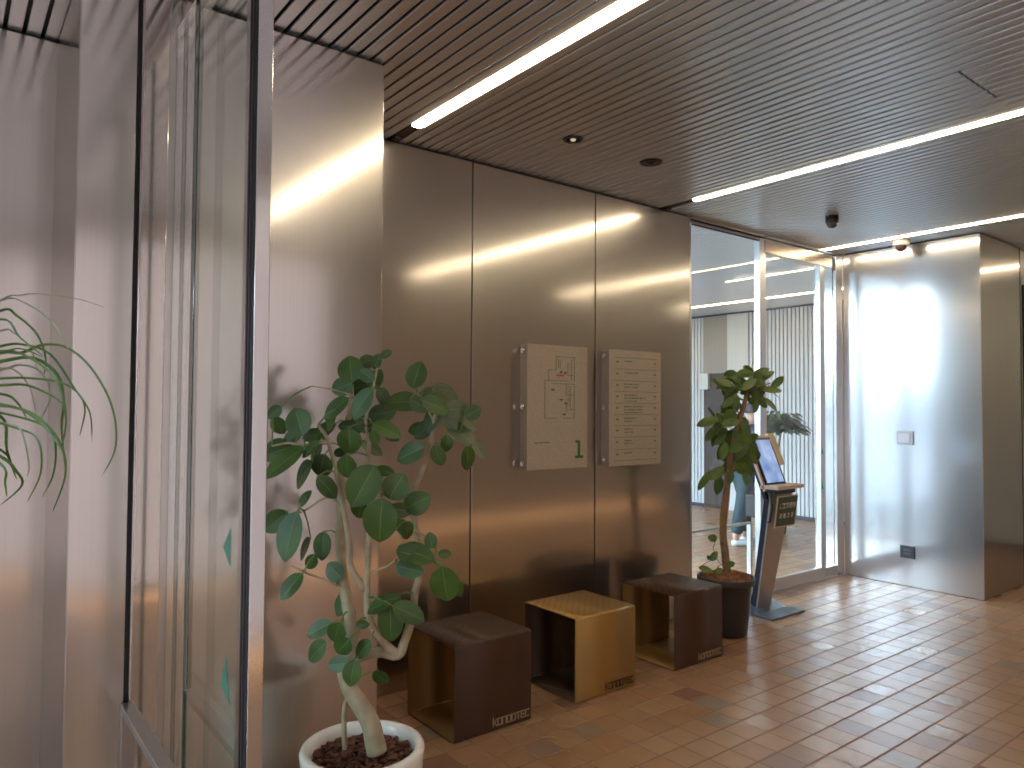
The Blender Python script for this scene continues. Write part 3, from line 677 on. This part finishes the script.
B = [(330,75,90,45,10),(255,90,70,40,190),(440,95,95,42,35),(520,130,80,50,40),(200,130,80,42,150),(395,110,60,50,60),(490,175,100,42,5),(320,165,110,34,5,0,1),(235,215,95,55,245),
 (385,215,60,50,270),(480,260,90,38,325),(520,215,60,12,330,0,1),(270,250,80,40,265),(390,270,60,40,270),(200,290,60,30,260),(300,120,90,45,150),(350,140,90,45,40),(420,150,80,45,350),(250,170,90,40,180),
 (230,325,60,45,250),(100,365,100,52,195),(160,400,90,48,235),(240,370,90,50,190),(130,310,60,20,120,0,1),(280,420,90,60,230),(330,400,70,50,300),(230,460,80,55,250),(300,470,90,60,300),(180,470,70,45,220),
 (310,520,110,70,250),(360,540,70,50,300),(200,540,80,55,250),(250,570,90,55,210),(320,590,90,55,300),(160,670,90,55,215),(85,710,110,28,225,-.05),(350,640,80,50,290),(290,640,80,50,310),(170,740,80,60,260),
 (210,640,80,50,240),(260,520,80,60,200),(340,460,80,50,330),(120,440,80,40,230),(370,500,60,45,320),(380,580,70,40,300),(330,700,70,40,290),(240,700,60,40,250),(225,250,70,40,225),(430,240,60,40,300),
 (300,360,60,40,200),(150,350,80,44,170),(260,330,60,40,100)]
fm = MB(); rj = random.Random(77)
BX = [(e[0]+rj.uniform(-35, 35), e[1]+rj.uniform(-30, 30), e[2]*rj.uniform(.8, 1), e[3]*rj.uniform(.8, 1.1), e[4]+rj.uniform(-60, 60), rj.uniform(0, .15)) for e in B for _ in range(2) if e[1] < 660 and 130 < e[0] < 480]
px_leaves(fm, [(a_[0], a_[1], a_[2]*1.08, a_[3]*.82)+tuple(a_[4:]) for a_ in B+BX], D2, sk2, random.Random(8), (690, 360), 5.91, .12, matpick=pick, grow=1.2, asp=.46)
B2 = [(125,530,34,28,170),(130,600,40,24,60),(100,650,50,16,350),(195,630,36,22,10),(150,655,34,18,20),(110,605,20,14,120)]
px_leaves(fm, [(a, b, c_, d_, e_, -.1) for a, b, c_, d_, e_ in B2], D2, sk2, random.Random(9), (680, 400), 3.84, .03, matpick=pick)
fm.build('foliage', [LEAF2, RIB, LEAFO], f2, flat=True)

# ---- plant beyond the glass
P3 = V((-1.62, 8.0, 0)); f3 = empty('potted_tree', P3, 'dim bushy tree behind the glass, against the slat wall', 'potted plant')
MB().lathe([(0, 0), (.09, 0), (.12, .30), (.13, .31), (.13, .34), (.11, .34), (.11, .31), (0, .31)], P3, 32).build('pot', mat('grey_pot', (.10, .09, .085), .5), f3)
tp = [P3+V(p) for p in ((0, 0, .3), (.02, -.02, .6), (-.02, 0, .9), (.03, .02, 1.2), (.06, 0, 1.35))]
MB().tube(tp, [.018, .016, .015, .013, .009], 10).build('trunk', BARK2, f3)
fm = MB(); rnd = random.Random(21)
for i in range(330):
    a_ = rnd.uniform(0, 2*PI); el = rnd.uniform(-.5, 1.2); r_ = rnd.uniform(.05, 1)
    c = P3+V((.02, 0, 1.29))+V((.30*r_*math.cos(a_)*math.cos(el), .28*r_*math.sin(a_)*math.cos(el), .20*r_*math.sin(el)))
    dr = V((math.cos(a_), math.sin(a_), rnd.uniform(-.5, .2)))
    fm.leaf(c, dr, V((rnd.uniform(-.5, .5), rnd.uniform(-.5, .5), 1)), rnd.uniform(.10, .15), rnd.uniform(.05, .075), .3, .2, 0, 1)
fm.build('foliage', [noisy('dim_leaf', (.05, .10, .06), (.08, .13, .08), 8, .5), RIB], f3, flat=True)

# ---- grassy plant at the left edge
P4 = V((.86, -.16, 0)); f4 = empty('potted_ponytail_palm', P4, 'plant with long thin arching green leaves at the left edge', 'potted plant')
MB().lathe([(0, 0), (.12, 0), (.13, .01), (.15, .30), (.16, .32), (.16, .34), (.14, .34), (.135, .31), (0, .31)], P4, 40).build('pot', WHITE, f4)
MB().tube([P4+V((0, 0, .3)), P4+V((.0, .0, .4)), P4+V((.01, .01, .9)), P4+V((0, .02, 1.45))], [.06, .04, .022, .018], 12).build('trunk', BARK2, f4)
CR = P4+V((0, .02, 1.46))
BL = noisy('blade_green', (.05, .12, .025), (.11, .20, .045), 12, .45)
BLP = noisy('blade_pale', (.22, .25, .14), (.30, .30, .19), 12, .5)
bl = MB()
def blade(pts, w0, w1, mi=0):
    pts = smooth_path(pts, 5); n_ = len(pts); rows_ = []
    for i, p in enumerate(pts):
        t = (pts[min(i+1, n_-1)]-pts[max(i-1, 0)]).normalized(); vd = (p-CAM).normalized()
        sd = t.cross(vd*.8+V((0, 0, .5))).normalized(); u_ = i/(n_-1)
        w = (w0*(1-u_)**.6+w1*u_)*(1 if u_ < .97 else .4); nn = t.cross(sd)
        rows_.append([bl.bm.verts.new(p-sd*w/2), bl.bm.verts.new(p+nn*w*.12), bl.bm.verts.new(p+sd*w/2)])
    for a, b in zip(rows_, rows_[1:]):
        for k_ in range(2):
            f = bl.bm.faces.new((a[k_], a[k_+1], b[k_+1], b[k_])); f.smooth = True; f.material_index = mi
lines = [
 ([(0,120),(60,104),(120,100),(230,115),(310,140)], .005, 1), ([(0,120),(80,130),(160,190),(205,270)], .006, 1), ([(0,175),(60,230),(130,285)], .009, 0),
 ([(0,150),(50,165),(110,220),(135,290),(130,340)], .008, 0), ([(0,275),(60,275),(130,250),(200,260),(270,320),(330,430),(342,550),(300,640)], .009, 0),
 ([(0,350),(100,350),(200,370),(250,430),(235,520)], .008, 0), ([(0,370),(80,370),(160,405),(190,430)], .010, 0), ([(0,430),(60,440),(130,490),(180,560)], .011, 0),
 ([(0,270),(90,290),(170,360),(195,470),(180,560)], .009, 0), ([(0,255),(70,250),(150,280),(220,380),(265,450),(272,540)], .008, 0), ([(0,300),(100,290),(170,340),(188,420),(182,500),(195,640)], .011, 0),
 ([(60,440),(140,490),(185,560),(192,640),(155,745)], .009, 0), ([(80,470),(150,510),(165,570),(155,640),(125,700)], .007, 0), ([(0,460),(20,560),(50,650)], .010, 0), ([(0,580),(45,620),(65,665),(0,725)], .010, 0),
 ([(60,500),(115,540),(120,630),(80,715)], .007, 0), ([(0,480),(60,500),(85,600),(80,640)], .006, 1), ([(0,320),(50,330),(90,380),(105,450)], .007, 1), ([(0,210),(40,215),(90,260),(110,330)], .006, 1),
 ([(0,560),(30,600),(45,640)], .008, 0), ([(0,395),(50,420),(80,470)], .009, 0), ([(0,275),(60,262),(130,288)], .009, 0), ([(0,325),(60,310),(120,330),(150,400),(120,470)], .007, 1), ([(0,600),(15,660),(20,700)], .008, 0)]
DC = (CR-CAM).dot(FW)
rnd = random.Random(2)
for pl_, w_, mi_ in lines:
    pts = [CR+V((rnd.uniform(-.01, .01), rnd.uniform(-.01, .01), rnd.uniform(-.02, .03)))]
    tot = len(pl_); bend = rnd.uniform(-.10, .10)
    a0 = at(pl_[0][0]/2.954-10, 260+pl_[0][1]/2.954, DC+bend*.2)
    pts.append((pts[0]*.45+a0*.55)+V((0, 0, .03)))
    for i, (a_, b_) in enumerate(pl_): pts.append(at(a_/2.954, 260+b_/2.954, DC+.03+bend*(i+1)/tot))
    blade(pts, w_*1.25, .0015, mi_)
for i in range(34):
    a_ = rnd.uniform(-2.6, -.1); L_ = rnd.uniform(.35, .5); dr = V((math.cos(a_)*.8, math.sin(a_), 0)); h_ = rnd.uniform(.05, .25)
    if dr.y > -.25: continue
    blade([CR, CR+dr*L_*.3+V((0, 0, h_)), CR+dr*L_*.7+V((0, 0, h_*.7)), CR+dr*L_+V((0, 0, -.1)), CR+dr*L_*1.05+V((0, 0, -.3))], .009, .002, 0)
bl.build('leaf_blades', [BL, BLP], f4, flat=True)

# ================================================================== TABLET KIOSK
ks = empty('tablet_kiosk', V((.34, 4.88, 0)), 'standing tablet kiosk with slanted screen and small green sign', 'kiosk')
KBL = mat('kiosk_black', (.025, .03, .045), .3, .3); KSV = mat('kiosk_silver', (.42, .36, .32), .38, .75); KTN = mat('kiosk_tan', (.62, .47, .36), .5)
KYL = mat('kiosk_cream', (.62, .52, .30), .55); KST = mat('kiosk_steel_base', (.16, .20, .26), .3, .6)
MB().box((.16, 4.66, 0), (.45, 5.07, .014), 0, .003).prism([(.17, 4.67, .014), (.31, 4.67, .014), (.17, 4.67, .05)], (0, .38, 0)).build('base', [KST], ks)
def col(z0, z1, x0, x1, ya0, yb0, ya1, yb1, th, m_, name):
    return MB().hexa([(x0-th, ya0, z0), (x0, ya0, z0), (x0, yb0, z0), (x0-th, yb0, z0), (x1-th, ya1, z1), (x1, ya1, z1), (x1, yb1, z1), (x1-th, yb1, z1)]).build(name, m_, ks)
col(.014, .92, .247, .415, 4.775, 4.945, 4.715, 4.985, .012, KSV, 'front_panel')
col(.014, .92, .234, .402, 4.779, 4.941, 4.719, 4.981, .045, KBL, 'column')
MB().prism([(.105+.05, 4.80, .014), (.19, 4.80, .014), (.30, 4.80, .42), (.285, 4.80, .42)], (0, .12, 0)).build('rear_strut', KBL, ks)
# head: slanted housing from (x .36, z .93) to (x .215, z 1.30)
ax = V((.225-.365, 0, 1.275-.935)).normalized(); nx = V((ax.z, 0, -ax.x))          # up the slope, outward normal
def slab(s0, s1, y0, y1, n0, n1, m_, name, bev=0):
    o_ = V((.365, 0, .935)); P8 = []
    for s_ in (s0, s1):
        for (n_, y) in ((n0, y0), (n1, y0), (n1, y1), (n0, y1)): P8.append(o_+ax*s_+nx*n_+V((0, y, 0)))
    return MB().hexa(P8).build(name, m_, ks)
slab(-.09, .372, 4.70, 4.985, -.045, -.022, KBL, 'back_shell')
slab(-.03, .392, 4.695, 4.99, -.022, -.004, KTN, 'housing')
slab(.16, .41, 4.992, 5.075, -.04, -.012, KYL, 'side_panel')
tb = slab(.0, .365, 4.715, 4.965, -.004, .010, mat('tablet_bezel', (.012, .014, .03), .15), 'tablet')
scm = mat('screen_glow', (.02, .03, .05), .08); t_, n_, l_, b_ = nt(scm)
tc = n_.new('ShaderNodeTexCoord'); nz = n_.new('ShaderNodeTexNoise'); nz.inputs['Scale'].default_value = 7
cr = n_.new('ShaderNodeValToRGB'); cr.color_ramp.elements[0].color = (.16, .28, .55, 1); cr.color_ramp.elements[1].color = (.42, .55, .85, 1)
cr.color_ramp.elements[0].position = .35; cr.color_ramp.elements[1].position = .65
l_.new(tc.outputs['Object'], nz.inputs['Vector']); l_.new(nz.outputs[0], cr.inputs[0]); l_.new(cr.outputs[0], b_.inputs['Emission Color']); b_.inputs['Emission Strength'].default_value = .85
slab(.022, .350, 4.732, 4.948, .010, .0112, scm, 'screen')
MB().box((.33, 4.695, .918), (.475, 5.03, .945), 0, .003).build('ledge', KTN, ks)
MB().box((.36, 4.71, .885), (.45, 4.96, .917), 0, .004).build('tray', KBL, ks)
MB().tube([(.40, 4.705, .90), (.42, 4.700, .80), (.405, 4.700, .69), (.385, 4.704, .68)], .008, 8).build('cable', RUBBER, ks)
SGR = mat('green_sign_card', (.055, .085, .04), .5)
o_ = V((.437, 0, .655))
def card(y0, y1, z0, z1, x_, th, m_, name): return MB().hexa([(x_-.03-th, y0, z0), (x_-.03, y0, z0), (x_-.03, y1, z0), (x_-.03-th, y1, z0), (x_-th, y0, z1), (x_, y0, z1), (x_, y1, z1), (x_-th, y1, z1)]).build(name, m_, ks)
card(4.715, 4.975, .645, .872, .462, .006, KTN, 'sign_frame'); card(4.724, 4.966, .653, .864, .4636, .002, SGR, 'sign_card')
WTX = mat('sign_white', (.75, .68, .58), .5)
text_mesh('ご来館受付', .044, .0004, 'sign_text', WTX, ks, (.4545, 4.845, .785), (0, 1, 0), (.137, 0, .99), 'CENTER', .0006, .95)
text_mesh('お 客 さ ま', .044, .0004, 'sign_text', WTX, ks, (.4445, 4.845, .712), (0, 1, 0), (.137, 0, .99), 'CENTER', .0006, .85)

# ================================================================== PERSON (beyond the glass)
def skin_mesh(verts, edges, radii, name, m_, parent, sub=2):
    me = bpy.data.meshes.new(name); me.from_pydata([V(v) for v in verts], edges, []); ob = bpy.data.objects.new(name, me); C.objects.link(ob)
    md = ob.modifiers.new('skin', 'SKIN')
    for sv, r_ in zip(me.skin_vertices[0].data, radii): sv.radius = r_ if isinstance(r_, tuple) else (r_, r_)
    me.skin_vertices[0].data[0].use_root = True
    sm = ob.modifiers.new('sub', 'SUBSURF'); sm.levels = sub; sm.render_levels = sub
    bpy.context.view_layer.update()
    nm = bpy.data.meshes.new_from_object(ob.evaluated_get(bpy.context.evaluated_depsgraph_get()))
    bpy.data.objects.remove(ob)
    for p in nm.polygons: p.use_smooth = True
    nm.materials.clear(); nm.materials.append(m_); nm.name = name
    o2 = bpy.data.objects.new(name, nm); C.objects.link(o2); o2.parent = parent
    return o2
PP = V((-1.42, 7.0, 0))
pe = empty('person', PP, 'person in dark jacket, teal trousers and white mask walking behind the glass', 'person')
fd = V((.45, .89, 0)).normalized(); sd_ = V((fd.y, -fd.x, 0))      # facing, right-hand side
def J(f, s, z): v = fd*f+sd_*s; return (v.x, v.y, z)
SKIN = mat('skin', (.55, .33, .24), .5); TEAL = noisy('teal_trousers', (.016, .042, .052), (.028, .062, .072), 10, .8); JKT = mat('dark_jacket', (.035, .045, .05), .75)
# body in one piece: pelvis, torso, neck, head, arms, hands, legs, feet
bv = [J(0,0,.83), J(.02,0,1.0), J(.06,0,1.18), J(.09,0,1.29), J(.11,0,1.345), J(.14,0,1.43), J(.145,0,1.49),
      J(.08,.15,1.25), J(.03,.20,1.03), J(.12,.18,.84), J(.15,.17,.78),
      J(.08,-.15,1.25), J(.07,-.20,1.03), J(.22,-.16,.92), J(.27,-.15,.90),
      J(0,.08,.80), J(-.06,.09,.45), J(-.14,.09,.10), J(-.10,.09,.04), J(-.03,.10,.03),
      J(.02,-.08,.80), J(.10,-.08,.45), J(.05,-.08,.09), J(.09,-.08,.04), J(.17,-.09,.03)]
be = [(0,1),(1,2),(2,3),(3,4),(4,5),(5,6),(3,7),(7,8),(8,9),(9,10),(3,11),(11,12),(12,13),(13,14),(0,15),(15,16),(16,17),(17,18),(18,19),(0,20),(20,21),(21,22),(22,23),(23,24)]
br = [.11,.105,.115,.09,.045,.075,.06,.045,.035,.028,.022,.045,.035,.028,.022,.075,.05,.035,.03,.028,.075,.05,.035,.03,.028]
body = skin_mesh(bv, be, br, 'body', SKIN, pe)
# hands: palm, four fingers and thumb
for (wrist, sgn) in ((V(J(.15,.17,.78)), 1), (V(J(.27,-.15,.90)), -1)):
    hb = MB(); dn = V((0, 0, -1)) if sgn > 0 else (fd-V((0, 0, .3))).normalized(); acr = fd if sgn > 0 else V((0, 0, 1)); acr = (acr-dn*acr.dot(dn)).normalized()
    hb.tube([wrist, wrist+dn*.03, wrist+dn*.07], [.020, .026, .022], 8)
    for q, ln in zip((-1.5, -.5, .5, 1.5), (.055, .07, .068, .06)):
        b0 = wrist+dn*.065+acr*q*.012; hb.tube([b0, b0+dn*ln*.5+sd_*-.008*sgn, b0+dn*ln+sd_*-.022*sgn], [.0075, .007, .005], 6)
    b0 = wrist+dn*.03+acr*.02; hb.tube([b0, b0+acr*.025+dn*.02, b0+acr*.03+dn*.045], [.009, .008, .006], 6)
    hb.build('hand', SKIN, body, offset=V((0, 0, 0)))
tv = [J(0,0,.90), J(0,0,.82), J(0,.085,.72), J(-.05,.095,.45), J(-.13,.09,.12), J(.02,-.085,.72), J(.09,-.085,.45), J(.05,-.08,.12)]
skin_mesh(tv, [(0,1),(1,2),(2,3),(3,4),(1,5),(5,6),(6,7)], [.125,.13,.10,.085,.07,.10,.085,.07], 'trousers', TEAL, pe)
jv = [J(.0,0,.86), J(.02,0,1.0), J(.06,0,1.18), J(.09,0,1.29), J(.09,.16,1.24), J(.03,.215,1.02), J(.11,.19,.86), J(.09,-.16,1.24), J(.07,-.215,1.02), J(.20,-.165,.93)]
skin_mesh(jv, [(0,1),(1,2),(2,3),(3,4),(4,5),(5,6),(3,7),(7,8),(8,9)], [.14,.135,.135,.095,.06,.055,.045,.06,.055,.045], 'jacket', JKT, pe)
hd_ = V(J(.145, 0, 1.455))
def ell(mb, c, r, n=20, zmin=-1, zmax=1, mi=0):
    pr = []
    for i in range(n+1):
        a_ = -PI/2+PI*i/n; z = math.sin(a_)
        if zmin <= z <= zmax: pr.append((max(0, math.cos(a_)), z))
    before = set(mb.bm.verts); mb.lathe(pr, (0, 0, 0), 24, mi)
    for v in mb.bm.verts:
        if v not in before: v.co = V((v.co.x*r[0], v.co.y*r[1], v.co.z*r[2]))+V(c)
hm = MB(); ell(hm, hd_+V((0, 0, .0)), (.078, .078, .108))
nosep = hd_+fd*.082+V((0, 0, -.015)); hm.tube([nosep+V((0, 0, .035))-fd*.01, nosep, nosep-fd*.01+V((0, 0, -.01))], [.006, .012, .008], 8)
for s_ in (-1, 1):
    ell(hm, hd_+sd_*.078*s_+V((0, 0, -.005)), (.012, .016, .026), 8)
hm.build('face', SKIN, body, offset=V((0, 0, 0)))
EYE = mat('eye', (.03, .02, .02), .3)
for s_ in (-1, 1):
    em = MB(); ell(em, hd_+fd*.070+sd_*.028*s_+V((0, 0, .012)), (.010, .010, .007), 8)
    em.build('eye', EYE, body, offset=V((0, 0, 0)))
hr = MB(); ell(hr, hd_-fd*.018+V((0, 0, .022)), (.090, .090, .105), 20, -.35, 1)
hr.build('hair', mat('hair', (.04, .035, .035), .6), pe, offset=V((0, 0, 0)))
mk = MB(); ell(mk, hd_+fd*.022+V((0, 0, -.045)), (.072, .072, .055)); mk.build('face_mask', mat('mask_white', (.75, .75, .75), .8), pe, offset=V((0, 0, 0)))
SHM = mat('pale_shoes', (.55, .60, .62), .6)
for (a, b) in ((J(-.10,.09,0), J(-.02,.10,0)), (J(.08,-.08,0), J(.18,-.09,0))):
    sh = MB(); a, b = V(a), V(b); dr = (b-a).normalized(); c = (a+b)/2
    sh.tube([c-dr*.11+V((0,0,.035)), c-dr*.06+V((0,0,.042)), c+dr*.04+V((0,0,.036)), c+dr*.10+V((0,0,.030)), c+dr*.13+V((0,0,.026))], [.028, .041, .036, .030, .018], 12)
    sh.build('shoe', SHM, pe, offset=V((0, 0, 0)))
bag = MB(); bc = V(J(-.02, .36, .50)); 
bag.box(bc-V((.07, .13, .14)), bc+V((.07, .13, .10)), 0, .02); bag.tube([bc+V((0, -.08, .10)), bc+V((0, -.04, .20)), bc+V((0, .04, .20)), bc+V((0, .08, .10))], .008, 6)
ob = bag.build('shoulder_bag', mat('bag_black', (.02, .02, .022), .6), offset=-PP+V((0, 0, 0))); ob['label'] = 'black bag at the side of the person behind the glass'; ob['category'] = 'bag'
for v in ob.data.vertices: v.co -= V((0,0,0))

# ================================================================== WORLD + RENDER SETTINGS
w = bpy.data.worlds.new('world'); bpy.context.scene.world = w; w.use_nodes = True
bg = w.node_tree.nodes['Background']; bg.inputs[0].default_value = (.64, .81, 1.0, 1); bg.inputs[1].default_value = 14
sc = bpy.context.scene
sc.view_settings.view_transform = 'Standard'; sc.view_settings.look = 'None'; sc.view_settings.gamma = 1
sc.view_settings.use_curve_mapping = False; sc.view_settings.exposure = .15
sc.cycles.max_bounces = 10; sc.cycles.diffuse_bounces = 5; sc.cycles.glossy_bounces = 6; sc.cycles.transparent_max_bounces = 16
sc.cycles.use_denoising = True; sc.cycles.filter_width = 1.7; sc.cycles.sample_clamp_indirect = 8
sc.cycles.caustics_reflective = True
